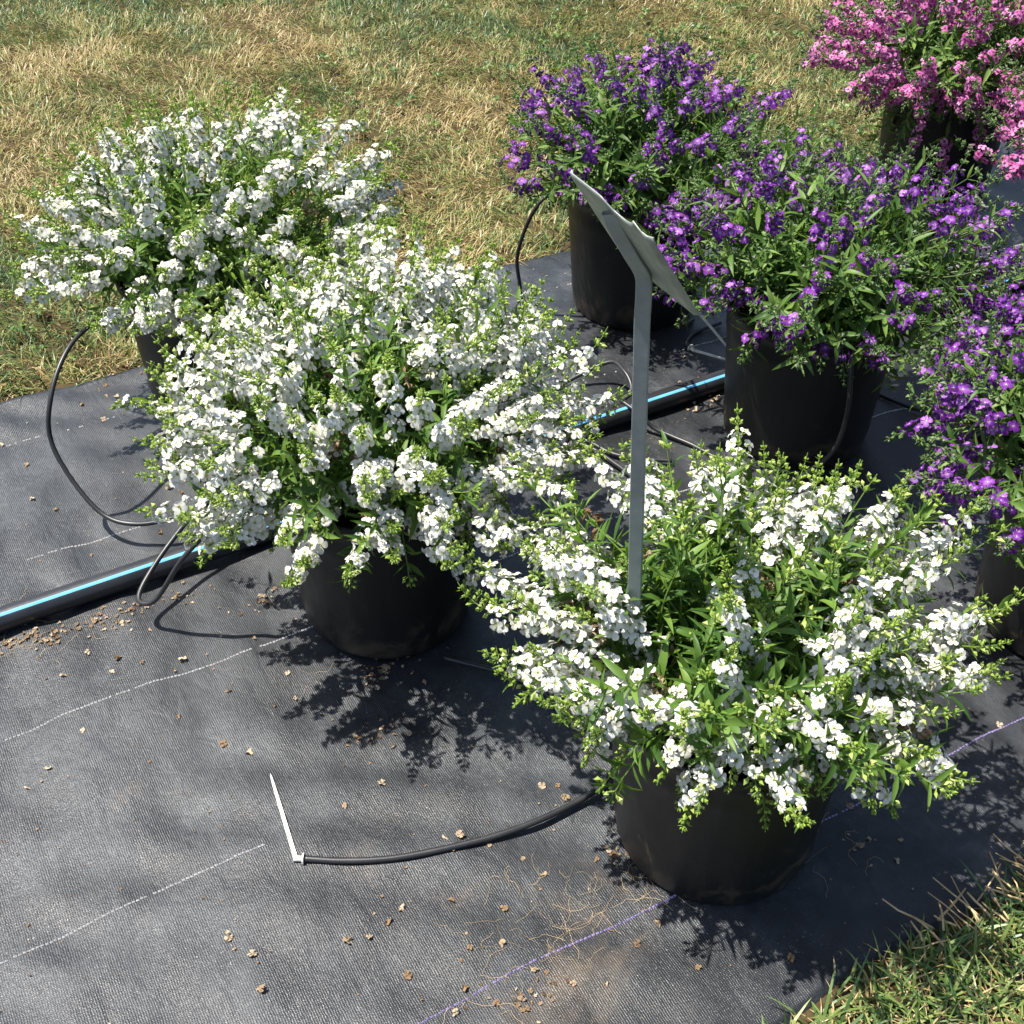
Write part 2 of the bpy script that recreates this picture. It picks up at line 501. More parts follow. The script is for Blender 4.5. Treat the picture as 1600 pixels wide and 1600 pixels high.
def leaf_template(seed, bend=.25, width=.17):
    """lance shaped leaf along +X, unit length, upper face +Z"""
    r = np.random.default_rng(seed)
    st = [(0, .12), (.18, .62), (.42, 1.0), (.70, .72), (.90, .26), (1.0, 0)]
    V, T, c = [], [], 0
    tw = r.normal(0, .25)
    for i, (t, w) in enumerate(st):
        z = bend * (t - 1.6 * t * t) * .8
        a = tw * t
        h = width * w * .38
        if w == 0:
            V.append((t, 0, z))
        else:
            hw = width * w * .5
            V += [(t, hw * math.cos(a), z + h * .5 + hw * math.sin(a)), (t, 0, z), (t, -hw * math.cos(a), z + h * .5 - hw * math.sin(a))]
    for i in range(4):
        a, b = 3 * i, 3 * i + 3
        T += [(a, a + 1, b + 1), (a, b + 1, b), (a + 1, a + 2, b + 2), (a + 1, b + 2, b + 1)]
    a = 12
    T += [(a, a + 1, 15), (a + 1, a + 2, 15)]
    return np.array(V), np.array(T)[:, ::-1]

FLOWERS = [flower_template(20 + i, open_=o) for i, o in enumerate((1.0, 1.0, .8, 1.15, 1.5, .6))]
DEADF = [flower_template(50 + i, open_=2.6, crumple=.28) for i in range(3)]
LEAVES = [leaf_template(70 + i, b, w) for i, (b, w) in enumerate(((.35, .20), (.15, .18), (-.15, .22), (.55, .19), (.05, .16)))]

def batch(templates, idx, mats4, tint, has_mr=True):
    """stack transformed templates into one vertex/triangle soup"""
    Vs, Ts, Ms, Rs, Cs = [], [], [], [], []
    off = 0
    for k, tpl in enumerate(templates):
        sel = np.where(idx == k)[0]
        if len(sel) == 0: continue
        V, T = tpl[0], tpl[1]
        A = mats4[sel]
        W = np.einsum('nij,vj->nvi', A[:, :3, :3], V) + A[:, None, :3, 3]
        Vs.append(W.reshape(-1, 3))
        Ts.append((T[None] + (np.arange(len(sel)) * len(V))[:, None, None]).reshape(-1, 3) + off)
        if has_mr:
            Ms.append(np.tile(tpl[2], len(sel)))
            Rs.append(np.tile(tpl[3], len(sel)))
        Cs.append(np.repeat(tint[sel], len(V)))
        off += len(sel) * len(V)
    return (np.concatenate(Vs), np.concatenate(Ts), np.concatenate(Ms) if has_mr else None,
            np.concatenate(Rs) if has_mr else None, np.concatenate(Cs))

def frames4(P, X, Y, Z, S):
    A = np.zeros((len(P), 4, 4))
    A[:, :3, 0], A[:, :3, 1], A[:, :3, 2] = X * S[:, None], Y * S[:, None], Z * S[:, None]
    A[:, :3, 3] = P
    A[:, 3, 3] = 1
    return A

# ------------------------------------------------------------------ potted plants
TINTS = np.array([.12, .3, .45, .6, .75, .92])
class Kind: pass
KINDS = {}
def kind(name, petal, throat, leaf, stem, bud):
    k = Kind()
    k.petal, k.throat, k.leaf, k.stem, k.bud = petal, throat, leaf, stem, bud
    # shared meshes for the flowers and leaves that are objects of their own
    k.fl_mesh = [[np_mesh("flower", f[0], f[1], [petal, throat, bud], f[2], {"tint": np.full(len(f[0]), t), "rad": f[3]}, smooth=True) for t in TINTS] for f in FLOWERS]
    k.lf_mesh = [[np_mesh("leaf", l[0], l[1], [leaf], None, {"tint": np.full(len(l[0]), t)}, smooth=True) for t in TINTS] for l in LEAVES]
    KINDS[name] = k
kind("white", M_WHITE, M_THROAT_W, M_LEAF_A, M_STEM, M_BUD)
kind("purple", M_PURPLE, M_THROAT_P, M_LEAF_B, M_STEM_D, M_BUD_D)
kind("pink", M_PINK, M_THROAT_K, M_LEAF_B, M_STEM_D, M_BUD_D)
DEAD_MESH = [np_mesh("withered_flower", f[0] * .9, f[1], [M_DRY, M_DRY, M_DRY], f[2], {"tint": np.full(len(f[0]), t), "rad": f[3]}, smooth=True) for f in DEADF for t in (.2, .55, .85)]

def pot_mesh(r, h=.30, rb=.138, rt=.160):
    prof = [(0.0, .002), (rb - .012, .002), (rb - .003, .004), (rb, .012)]
    for t, q in ((.12, 0), (.16, .0012), (.20, 0), (.35, 0), (.5, 0), (.65, 0), (.76, 0), (.79, .0014), (.82, 0), (.88, 0)): prof.append((rb + (rt - rb) * t + q, h * t))
    prof += [(rt - .001, h - .022), (rt + .004, h - .018), (rt + .0055, h - .004), (rt + .004, h), (rt - .001, h), (rt - .004, h - .006), (rt - .006, h * .80), (0, h * .80)]
    k = 56
    a = np.linspace(0, 2 * math.pi, k, endpoint=False)
    ph = r.uniform(0, 6, 3)
    V = []
    for (rad, z) in prof:
        rr = rad * (1 + .008 * np.sin(2 * a + ph[0]) + .004 * np.sin(3 * a + ph[1] + z * 6) + .002 * np.sin(5 * a + ph[2] - z * 14))
        V.append(np.stack([rr * np.cos(a), rr * np.sin(a), np.full(k, z)], -1))
    V = np.concatenate(V)
    i = np.arange(len(prof) - 1)[:, None] * k
    j = np.arange(k)[None]
    Q = np.stack([i + j, i + (j + 1) % k, i + k + (j + 1) % k, i + k + j], -1).reshape(-1, 4)
    return np_mesh("pot", V, Q, [M_POT], smooth=True)

def soil_mesh(r):
    k, rings = 32, 7
    V = [(0, 0, .268)]
    for q in range(1, rings + 1):
        for j in range(k):
            rad = .1535 * q / rings
            a = 2 * math.pi * j / k
            V.append((rad * math.cos(a), rad * math.sin(a), .268 - .012 * (q / rings) ** 2 + r.normal(0, .003)))
    T = [(0, 1 + j, 1 + (j + 1) % k) for j in range(k)]
    for q in range(rings - 1):
        for j in range(k):
            a, b = 1 + q * k + j, 1 + q * k + (j + 1) % k
            T += [(a, a + k, b + k), (a, b + k, b)]
    return np_mesh("soil", np.array(V), np.array(T), [M_SOIL], smooth=True)

def shoot_path(P0, tip, out, r, n=26):
    d = tip - P0
    L = np.linalg.norm(d)
    P1 = P0 + np.array([0, 0, max(d[2], 0) * .45 + .07]) + out * .16 * L
    tdir = unit(out * r.uniform(.55, 1.0) + np.array([0, 0, 1.0]) * (r.uniform(.15, .75) + 1.1 * max(d[2], 0) / L) + r.normal(0, .18, 3))
    P2 = tip - tdir * L * .33
    if tip[2] < .335 and math.hypot(tip[0], tip[1]) > .15:
        P1 = P0 + out * .05 + np.array([0, 0, .10])
        P2 = tip - out * .05 + np.array([0, 0, .05 + .35 * max(0, .33 - tip[2])])
    t = np.linspace(0, 1, n)[:, None]
    path = (1 - t) ** 3 * P0 + 3 * (1 - t) ** 2 * t * P1 + 3 * (1 - t) * t * t * P2 + t ** 3 * tip
    # even arc length
    s = np.concatenate([[0], np.cumsum(np.linalg.norm(np.diff(path, axis=0), axis=1))])
    q = np.linspace(0, s[-1], n)
    return np.stack([np.interp(q, s, path[:, c]) for c in range(3)], -1), s[-1]

def stem_mesh(path, length, r, kd, bud_len, fl_pos, rad0=.0021):
    """one connected shoot: tapered stem, flower stalks, tip of buds and bracts"""
    n = len(path)
    T, Nn, B = frames(path)
    tt = np.linspace(0, 1, n)
    rad = rad0 * (1 - .68 * tt)
    prof = circle(1, 4)
    V, F = sweep(path, prof, rad, caps=False)
    V = [v for v in V]
    F = [tuple(f) for f in F]
    M = [0] * len(F)
    tint = [r.uniform(.2, .9)] * len(V)
    def ring(s):
        i = min(n - 1, max(0, int(s / length * (n - 1))))
        return i, i * 4 + int(r.integers(0, 4))
    for p in fl_pos:                       # flower stalks
        i, rv = ring(p[0])
        c = len(V)
        q = p[1]
        sd = unit(np.cross(q - path[i], T[i])) * .0007
        V += [q + sd, q - sd]
        tint += [.7, .7]
        F.append((rv, c, c + 1)); M.append(0)
    s = length - bud_len
    a = r.uniform(0, 6)
    while s < length - .002:               # buds shrink to the tip
        f = (length - s) / bud_len
        i, rv = ring(s)
        for _ in range(2):
            a += 2.4 + r.normal(0, .3)
            rd = math.cos(a) * Nn[i] + math.sin(a) * B[i]
            dirn = unit(rd * (.35 + .75 * f) + T[i] * .8)
            bl = (.0035 + .0058 * f) * r.uniform(.8, 1.25)
            bw = bl * .36
            off = .002 + .0055 * f
            base = path[i] + dirn * off
            sx = unit(np.cross(dirn, [.3, .5, .8]))
            sy = np.cross(dirn, sx)
            c = len(V)
            V += [base + dirn * bl * .45 + sx * bw, base + dirn * bl * .45 + sy * bw, base + dirn * bl * .45 - sx * bw, base + dirn * bl * .45 - sy * bw, base + dirn * bl, base]
            tb = np.clip(.25 + .55 * f * r.uniform(.4, 1.3), 0, 1)
            tint += [tb] * 6
            for q in range(4):
                F += [(c + 5, c + q, c + (q + 1) % 4), (c + 4, c + (q + 1) % 4, c + q)]
                M += [1, 1]
            F.append((rv, c + 5, c)); M.append(1)
            # narrow bract under the bud
            if r.random() < .7:
                bd = unit(rd + T[i] * .35 + r.normal(0, .15, 3))
                w = unit(np.cross(bd, T[i])) * .0016
                l2 = (.006 + .009 * f) * r.uniform(.7, 1.2)
                c = len(V)
                V += [path[i] + bd * l2 * .5 + w, path[i] + bd * l2, path[i] + bd * l2 * .5 - w]
                tint += [.2, .25, .2]
                F += [(rv, c, c + 2), (c, c + 1, c + 2)]
                M += [1, 1]
        s += .0030 + .0028 * f
    return np_mesh("stem", np.array(V), np.array(F), [kd.stem, kd.bud], M, {"tint": np.array(tint)}, smooth=False)

PLANTS = []
GRP = "potted flowering plants on the weed fabric"
def plant(base, kname, label, seed, R=.34, zc=.36, hu=.26, hl=.10, shoots=110, bare=.25, fl=(11, 17), shift=(0, 0), custom=(), leaf_len=(.030, .052),
          lpairs=7, dead=25, emin=-14, fsize=1.0, lump=.10, bald=(), fill=45, skirt=34, skirt_fl=.55, skirt_z=.235, clear=None):
    r = np.random.default_rng(seed)
    kd = KINDS[kname]
    root = empty("potted_plant", (base[0], base[1], 0), label, "potted plant", GRP)
    pot = mesh_obj("pot", pot_mesh(r), root)
    pot.rotation_euler.z = r.uniform(0, 6)
    mesh_obj("soil", soil_mesh(r), root)
    ph = r.uniform(0, 6, 4)
    tips = []
    zmin = math.sin(math.radians(emin))
    for i in range(shoots):
        se = zmin + (1 - zmin) * (i + .5) / shoots
        e = math.asin(min(1, max(-1, se + r.normal(0, .03))))
        phi = i * 2.399963 + r.normal(0, .12)
        lmp = 1 + lump * math.sin(2 * phi + ph[0]) + lump * .7 * math.sin(3 * phi + ph[1] + 2 * e) + lump * .6 * math.sin(5 * phi + ph[2])
        j = lmp * (1 - abs(r.normal(0, .10))) * (1.07 if r.random() < .15 else 1)
        ce, sn = math.cos(e), math.sin(e)
        tip = np.array([shift[0] + R * ce * math.cos(phi) * j, shift[1] + R * ce * math.sin(phi) * j, zc + (hu if e > 0 else hl) * sn * (.6 + .4 * j)])
        flo = r.random() > bare
        for (bx, by, bz, br) in bald:
            if np.linalg.norm(tip - np.array([bx, by, bz])) < br: flo = flo and r.random() < .12
        tips.append((tip, flo, 1.0))
    for i in range(fill):
        phi, q, e = r.uniform(0, 6.28), r.uniform(.15, .80), r.uniform(.25, 1.0)
        tips.append((np.array([shift[0] + R * q * math.cos(phi), shift[1] + R * q * math.sin(phi), zc + hu * math.sqrt(1 - q * q) * e * .85 - .02]), False, 1.0))
    for i in range(skirt):
        phi, q = 2 * math.pi * (i + r.uniform(0, .8)) / skirt, r.uniform(.195, .27)
        tips.append((np.array([q * math.cos(phi) + shift[0] * .5, q * math.sin(phi) + shift[1] * .5, r.uniform(skirt_z, .33)]), r.random() < skirt_fl, .8))
    if clear:       # the sign stake keeps its own gap in the crown
        tips = [t for t in tips if not (clear[0] < t[0][0] < clear[1] and clear[2] < t[0][1] < clear[3] and t[0][2] > clear[4])]
    for c in custom: tips.append((np.array(c[:3]), True, c[3] if len(c) > 3 else 1.0))
    FP, FZ, FY, FS = [], [], [], []
    LP, LX, LZ, LS = [], [], [], []
    DP = []
    for tip, flo, amt in tips:
        out = np.array([tip[0], tip[1], 0.0])
        rad = np.linalg.norm(out)
        out = unit(out) if rad > .02 else unit(r.normal(0, 1, 3) * [1, 1, 0])
        P0 = np.array([0, 0, .265]) + out * r.uniform(.01, .115) * min(1, rad / .15) + r.normal(0, .02, 3) * [1, 1, 0]
        path, L = shoot_path(P0, tip, out, r)
        T, Nn, B = frames(path)
        n = len(path)
        bl = r.uniform(.026, .056) if flo else r.uniform(.012, .024)
        bl = min(bl, L * .2)
        stalks = []
        fs0 = L - bl
        if flo:
            nf = int(r.integers(fl[0], fl[1] + 1) * amt)
            rl = min(L * .55, nf * r.uniform(.0046, .0060))
            a = r.uniform(0, 6)
            fs0 = L - bl - rl
            for q in range(nf):
                s = L - bl + .004 - rl * (q + r.uniform(0, .8)) / nf
                i = min(n - 1, int(s / L * (n - 1)))
                a += 2.4 + r.normal(0, .35)
                rd = math.cos(a) * Nn[i] + math.sin(a) * B[i]
                face = unit(rd * .85 + T[i] * .25 + np.array([0, 0, .40]) + out * .15 + r.normal(0, .26, 3))
                p = path[i] + rd * r.uniform(.0075, .0145) * (.6 + .4 * fsize) + T[i] * .003
                up = T[i] * .7 + np.array([0, 0, .7])
                y = unit(up - face * np.dot(up, face))
                FP.append(p); FZ.append(face); FY.append(y)
                FS.append(fsize * r.uniform(.82, 1.12) * (.82 if q < 2 else 1))
                stalks.append((s, p - face * .006))
            if r.random() < dead / max(1, len(tips)):
                for _ in range(r.integers(2, 5)):
                    i = max(0, int(fs0 / L * (n - 1)) - r.integers(0, 3))
                    DP.append(path[i] + r.normal(0, .009, 3))
        sm = stem_mesh(path, L, r, kd, bl, stalks)
        mesh_obj("stem", sm, root)
        # leaves in opposite pairs up to the flowers, smaller ones through the spike
        s = L * .22
        a = r.uniform(0, 6)
        step = max(.011, (L * .75) / (lpairs * (1.0 if flo else 1.5)))
        while s < L - .008:
            i = min(n - 1, int(s / L * (n - 1)))
            a += math.pi / 2 + r.normal(0, .25)
            inside = s < fs0
            for sg in (0, math.pi):
                rd = math.cos(a + sg) * Nn[i] + math.sin(a + sg) * B[i]
                dx = unit(rd * .85 + T[i] * r.uniform(.25, .75) + np.array([0, 0, .10]) + r.normal(0, .12, 3))
                zup = T[i] * .9 + np.array([0, 0, .6])
                z = unit(zup - dx * np.dot(zup, dx))
                ll = r.uniform(*leaf_len) * (1.0 if inside else .55) * (1 - .45 * max(0, (s / L - .72)) / .28)
                LP.append(path[i]); LX.append(dx); LZ.append(z); LS.append(ll)
                if inside and r.random() < .55:      # axil tuft
                    dx2 = unit(dx + r.normal(0, .45, 3) + T[i] * .4)
                    z2 = unit(zup - dx2 * np.dot(zup, dx2))
                    LP.append(path[i]); LX.append(dx2); LZ.append(z2); LS.append(ll * r.uniform(.35, .65))
            s += step * r.uniform(.75, 1.25)
    FP, FZ, FY, FS = map(np.array, (FP, FZ, FY, FS))
    LP, LX, LZ, LS = map(np.array, (LP, LX, LZ, LS))
    FA = frames4(FP, np.cross(FY, FZ), FY, FZ, FS)
    LA = frames4(LP, LX, np.cross(LZ, LX), LZ, LS)
    p = Kind()
    p.root, p.kd, p.base, p.r, p.FA, p.LA, p.DP = root, kd, np.array([base[0], base[1], 0.]), r, FA, LA, DP
    p.fi, p.ft = r.integers(0, len(FLOWERS), len(FP)), r.integers(0, len(TINTS), len(FP))
    p.li, p.lt = r.integers(0, len(LEAVES), len(LP)), r.integers(0, len(TINTS), len(LP))
    p.LS = LS
    PLANTS.append(p)
    return p

#PLANTS_BEGIN
plant((.283, 1.104), "white", "white flowering plant nearest the camera, with the metal sign stake standing in its pot", 101,
      R=.335, zc=.37, hu=.19, hl=.10, shoots=120, bare=.26, fl=(14, 22), dead=70, leaf_len=(.034, .060), lump=.13, shift=(.0, .055), emin=-10, fill=70, skirt=64, skirt_fl=.72, skirt_z=.235, fsize=.90, clear=(-.18, -.07, -.12, .01, .37),
      custom=((-.062, -.13, .31), (.0, -.089, .37), (.079, -.127, .30), (.147, -.133, .29), (.109, -.087, .39), (.228, -.091, .35), (.31, -.068, .38), (.261, -.132, .24, .6),
              (-.223, -.081, .36), (-.306, -.049, .37), (-.283, -.066, .32), (-.19, -.09, .29), (-.107, -.108, .38), (.30, -.06, .43), (.022, .318, .50, .7), (.044, .232, .50),
              (.12, .204, .48), (.222, .164, .46), (.308, .151, .46), (-.11, .30, .46), (-.267, .136, .42), (-.222, .008, .42), (.012, -.032, .46), (-.038, .011, .50), (.211, -.002, .43), (.045, -.106, .40)),
      bald=((-.10, .02, .55, .10),))
plant((-.208, 1.553), "white", "dense white flowering plant in a pot just in front of the blue striped pipe", 102,
      R=.39, zc=.37, hu=.24, hl=.09, shoots=215, bare=.20, fl=(12, 19), dead=36, shift=(.0, .055), emin=-7, skirt=36, skirt_fl=.7, fill=70, fsize=.90, lump=.06,
      custom=((-.426, .092, .33, .3), (-.353, .032, .30), (-.273, -.105, .17, .7), (-.246, -.078, .25), (-.145, -.105, .26), (-.013, -.13, .33), (.076, -.137, .25), (.151, -.186, .18, .7),
              (.189, -.131, .27), (.302, -.088, .32), (.359, -.048, .36), (.349, .063, .50), (.274, .084, .52), (.159, .201, .54), (.06, .223, .55), (-.321, .117, .50), (-.259, .045, .50), (-.097, -.129, .23)))
plant((-.590, 2.165), "white", "white flowering plant against the dry lawn, farthest back of the three white ones", 103,
      R=.385, zc=.37, hu=.24, hl=.14, shoots=205, bare=.22, fl=(11, 18), dead=15, shift=(.045, .02), lump=.05, skirt=46, skirt_fl=.75, fill=70, fsize=.92)
plant((.275, 2.533), "purple", "purple flowering plant behind the metal sign plate, beside the lawn", 104,
      R=.345, zc=.38, hu=.22, hl=.15, shoots=130, bare=.22, fl=(10, 17), leaf_len=(.036, .062), dead=0, fsize=.84, shift=(.02, 0))
plant((.555, 2.043), "purple", "purple flowering plant with a thin black tube hanging down the front of its pot", 105,
      R=.345, zc=.38, hu=.22, hl=.14, shoots=145, bare=.32, fl=(9, 16), leaf_len=(.036, .062), dead=0, fsize=.84, shift=(.03, 0), skirt_fl=.35,
      custom=((.38, .0, .33), (.41, .08, .38), (.38, -.08, .30), (.36, .16, .42), (.42, .0, .40), (.33, -.14, .30)))
plant((.911, 1.522), "purple", "purple flowering plant cut off by the right edge, behind the nearest white plant", 106,
      R=.37, zc=.38, hu=.23, hl=.18, shoots=160, bare=.28, fl=(9, 16), leaf_len=(.034, .058), dead=0, fsize=.84, lump=.06,
      custom=((-.33, .08, .30), (-.32, .02, .24), (-.28, -.06, .20), (-.2, .31, .42), (-.12, .34, .46), (-.05, .36, .5), (-.28, .22, .38)))
plant((1.098, 3.136), "pink", "pink flowering plant in a black pot at the top right, farthest back on the fabric", 107,
      R=.37, zc=.35, hu=.27, hl=.20, shoots=160, bare=.14, fl=(15, 24), leaf_len=(.034, .06), dead=0, fsize=.84, shift=(-.01, -.04), emin=-22, skirt=56, skirt_fl=.9, skirt_z=.10)
plant((1.39, 2.545), "pink", "deep pink flowering plant mostly outside the right edge, with trailing stems", 108,
      R=.42, zc=.42, hu=.28, hl=.26, shoots=140, bare=.14, fl=(15, 22), leaf_len=(.034, .06), dead=0, fsize=.84, emin=-28)
#PLANTS_END

def pick_and_build():
    """the flowers and leaves that show largest become objects of their own, the rest one part per plant"""
    res = 640
    f = FOCAL / 36.0 * res
    fw = np.array([0, math.cos(PITCH), -math.sin(PITCH)])
    up = np.array([0, math.sin(PITCH), math.cos(PITCH)])
    P, rad, own = [], [], []
    for pi, p in enumerate(PLANTS):
        for kind_, A, sz in ((0, p.FA, np.full(len(p.FA), .0095)), (1, p.LA, p.LS * .26)):
            c = A[:, :3, 3] + p.base
            if kind_ == 1: c = c + A[:, :3, 0] * .5
            P.append(c); rad.append(sz)
            own.append(np.stack([np.full(len(A), pi), np.full(len(A), kind_), np.arange(len(A))], -1))
    P, rad, own = np.concatenate(P), np.concatenate(rad), np.concatenate(own)
    d = P - np.array([0, 0, CAM_H])
    z = d @ fw
    x = res / 2 + f * d[:, 0] / z
    y = res / 2 - f * (d @ up) / z
    buf = np.full((res, res), -1, np.int32)
    for i in np.argsort(-z):
        q = max(1, int(round(rad[i] * f / z[i])))
        x0, x1, y0, y1 = int(x[i]) - q, int(x[i]) + q + 1, int(y[i]) - q, int(y[i]) + q + 1
        if x1 <= 0 or y1 <= 0 or x0 >= res or y0 >= res: continue
        buf[max(0, y0):y1, max(0, x0):x1] = i
    cnt = np.bincount(buf[buf >= 0], minlength=len(P))
    for pi, p in enumerate(PLANTS):
        for kind_ in (0, 1):
            sel = (own[:, 0] == pi) & (own[:, 1] == kind_)
            c = cnt[sel]
            order = np.argsort(-c, kind='stable')[:300]
            order = order[c[order] > 3]
            single = np.zeros(len(c), bool)
            single[order] = True
            A, idx, tt = (p.FA, p.fi, p.ft) if kind_ == 0 else (p.LA, p.li, p.lt)
            name, meshes = ("flower", p.kd.fl_mesh) if kind_ == 0 else ("leaf", p.kd.lf_mesh)
            for k in np.where(single)[0]:
                o = bpy.data.objects.new(name, meshes[idx[k]][tt[k]])
                o.parent = p.root
                o.matrix_local = Matrix(A[k].tolist())
                COL.objects.link(o)
            rest = np.where(~single)[0]
            if len(rest):
                V, T, M, Rr, C = batch(FLOWERS if kind_ == 0 else LEAVES, idx[rest], A[rest], TINTS[tt[rest]], kind_ == 0)
                at = {"tint": C}
                if kind_ == 0: at["rad"] = Rr
                nm = "flower_mass" if kind_ == 0 else "leaf_mass"
                me = np_mesh(nm, V, T, [p.kd.petal, p.kd.throat, p.kd.bud] if kind_ == 0 else [p.kd.leaf], M, at, smooth=True)
                tag(mesh_obj(nm, me, p.root), kind="stuff")
        for q in p.DP:
            o = bpy.data.objects.new("withered_flower", DEAD_MESH[int(p.r.integers(0, len(DEAD_MESH)))])
            o.parent = p.root
            o.location = q
            o.rotation_euler = p.r.uniform(0, 6, 3)
            COL.objects.link(o)
pick_and_build()

# ------------------------------------------------------------------ sign stake in the nearest pot
def sign():
    S = np.array([.1366, 1.1213, .868])
    w = np.array([.06427, -.12170, 0])
    hh = .1248
    nh = unit(np.array([.12170, .06427, 0]))
    tau = .5699
    u = -nh * math.sin(tau) + np.array([0, 0, math.cos(tau)])
    nrm = nh * math.cos(tau) + np.array([0, 0, math.sin(tau)])
    wx = unit(w)
    foot = np.array([.163, 1.118, .06])
    root = empty("sign_stake", tuple(foot), "grey metal sign stake with a tilted blank plate, standing in the nearest white plant", "garden sign")
    # bent flat bar: upright, curved bend, then along the back of the plate
    top = S - nrm * .0075 - u * .004
    knee = top - np.array([.0, -.002, .045]) - nrm * .001
    dn = knee - foot
    bar = [foot, foot + dn * .35, foot + dn * .7, foot + dn * .93, knee, top - np.array([0, 0, .018]) + u * .003, top + u * .008, S - nrm * .0062 + u * .035, S - nrm * .0040 + u * .075, S - nrm * .0012 + u * .092]
    path = catmull(np.array(bar), 8)
    # width along a fixed direction: faces the camera below, follows the plate above
    V, n = [], len(path)
    T = unit(np.gradient(path, axis=0))
    for i, p in enumerate(path):
        wd = unit(np.array([1.0, -.35, 0]) - T[i] * np.dot(np.array([1.0, -.35, 0]), T[i]))
        dp = np.cross(T[i], wd)
        hw, ht = .0082, .0028
        c = .0009
        for a, b in ((-hw + c, -ht), (hw - c, -ht), (hw, -ht + c), (hw, ht - c), (hw - c, ht), (-hw + c, ht), (-hw, ht - c), (-hw, -ht + c)):
            V.append(p + wd * a + dp * b)
    k = 8
    Q = [(i * k + j, i * k + (j + 1) % k, (i + 1) * k + (j + 1) % k, (i + 1) * k + j) for i in range(n - 1) for j in range(k)]
    me = np_mesh("post", np.array(V) - foot, np.array(Q), [M_ZINC_D])
    mesh_obj("post", me, root)
    # plate: sheet with a folded lip on the side edges, a shallow rib down the middle of the back and a scooped top edge
    nu, nw = 28, 29
    def plate_pt(fu, fw, side):
        off = 0.0
        h = hh * 1.03
        base = S - u * hh * .16
        # corner rounding and the scoop cut in the top edge near the outer side
        top = 1.0
        a = (fw - .66) / .17
        if abs(a) < 1: top -= .11 * (1 - a * a) ** .5
        if fw > .86: top -= .09
        if fw < .02 or fw > .98: top -= .02
        fu2 = fu * top
        rib = -.0006 * math.exp(-((fw - .5) / .06) ** 2)
        lip = .003 * max(0, (abs(fw - .5) - .465) / .035) ** 1.5
        curl = .0015 * max(0, (fu - .94) / .06)
        return base + u * h * fu2 + w * (fw - .5) + nrm * (rib + lip + curl + side)
    V = []
    for side in (-.0006, .0006):
        for i in range(nu):
            for j in range(nw):
                V.append(plate_pt(i / (nu - 1), j / (nw - 1), side))
    Q, m = [], nu * nw
    MI = []
    for i in range(nu - 1):
        for j in range(nw - 1):
            a = i * nw + j
            Q += [(a, a + 1, a + nw + 1, a + nw), (m + a, m + a + nw, m + a + nw + 1, m + a + 1)]
            MI += [0, 1]
    for i in range(nu - 1):
        for a in (i * nw, i * nw + nw - 1):
            Q.append((a, a + nw, m + a + nw, m + a)); MI.append(0)
    for j in range(nw - 1):
        for a in (j, (nu - 1) * nw + j):
            Q.append((a, a + 1, m + a + 1, m + a)); MI.append(0)
    me = np_mesh("sign_plate", np.array(V) - foot, np.array(Q), [M_ZINC, M_FACE], MI, smooth=True)
    mesh_obj("sign_plate", me, root)
sign()

# ------------------------------------------------------------------ water pipe with its blue stripe
def pipe():
    root = empty("water_pipe", tuple(strip(0, 1.706)) + (0.0,), "thick black water pipe with a light blue stripe lying along the fabric", "pipe")
    rr = .0205
    s = np.linspace(-3.2, 5.0, 90)
    v = 1.706 + .004 * np.sin(2.2 * s + 1)
    o2 = strip(0, 1.706)
    xy = strip(s, v) - o2
    path = np.stack([xy[:, 0], xy[:, 1], np.full(len(s), rr - .001)], -1)
    V, F = sweep(path, circle(rr, 28))
    mesh_obj("pipe_body", np_mesh("pipe_body", V, F, [M_PIPE], smooth=True), root)
    T = unit(np.gradient(path, axis=0))
    V = []
    acr = np.stack([T[:, 1], -T[:, 0], np.zeros(len(T))], -1)      # toward the camera side
    for i in range(len(path)):
        for el in np.radians([70, 66, 62, 58, 54]):
            V.append(path[i] + (acr[i] * math.cos(el) + np.array([0, 0, 1]) * math.sin(el)) * (rr + .0004))
    Q = [(i * 5 + j, i * 5 + j + 1, i * 5 + j + 6, i * 5 + j + 5) for i in range(len(path) - 1) for j in range(4)]
    mesh_obj("blue_stripe", np_mesh("blue_stripe", np.array(V), np.array(Q), [M_BLUE], smooth=True), root)
pipe()

# ------------------------------------------------------------------ drip tubes and their stakes
TG = "thin black drip tubes"
def drip_tube(pts, label, r=.0042):
    o = mesh_obj("drip_tube", tube_mesh("drip_tube", pts, r, M_TUBE))
    return tag(o, label, "drip tube", TG)
drip_tube([(-0.732, 2.01, 0.29), (-0.772, 1.9, 0.285), (-0.794, 1.816, 0.235), (-0.8, 1.783, 0.15), (-0.73, 1.725, 0.06), (-0.655, 1.701, 0.045), (-0.564, 1.728, 0.05), (-0.519, 1.766, 0.055), (-0.466, 1.828, 0.05)],
          "black drip tube arching in a big loop out of the farthest white plant")
drip_tube([(-.45, 1.785, .012), (-0.521, 1.773, 0.05), (-0.526, 1.706, 0.09), (-0.543, 1.66, 0.1), (-0.585, 1.582, 0.075), (-0.608, 1.523, 0.055), (-0.601, 1.496, 0.052), (-0.571, 1.488, 0.07),
           (-0.521, 1.484, 0.15), (-0.486, 1.492, 0.19), (-0.464, 1.494, 0.21), (-0.392, 1.516, 0.26), (-0.335, 1.51, 0.32), (-0.289, 1.52, 0.262)],
          "black drip tube making a narrow loop over the blue striped pipe at the left")
drip_tube([(0.595, 1.905, 0.262), (0.588, 1.858, 0.315), (0.574, 1.82, 0.300), (0.576, 1.795, 0.22), (0.570, 1.812, 0.12), (0.526, 1.846, 0.03), (0.472, 1.826, 0.006), (0.407, 1.78, 0.006)],
          "black drip tube hanging down the front of the purple plant's pot in the middle", .0045)
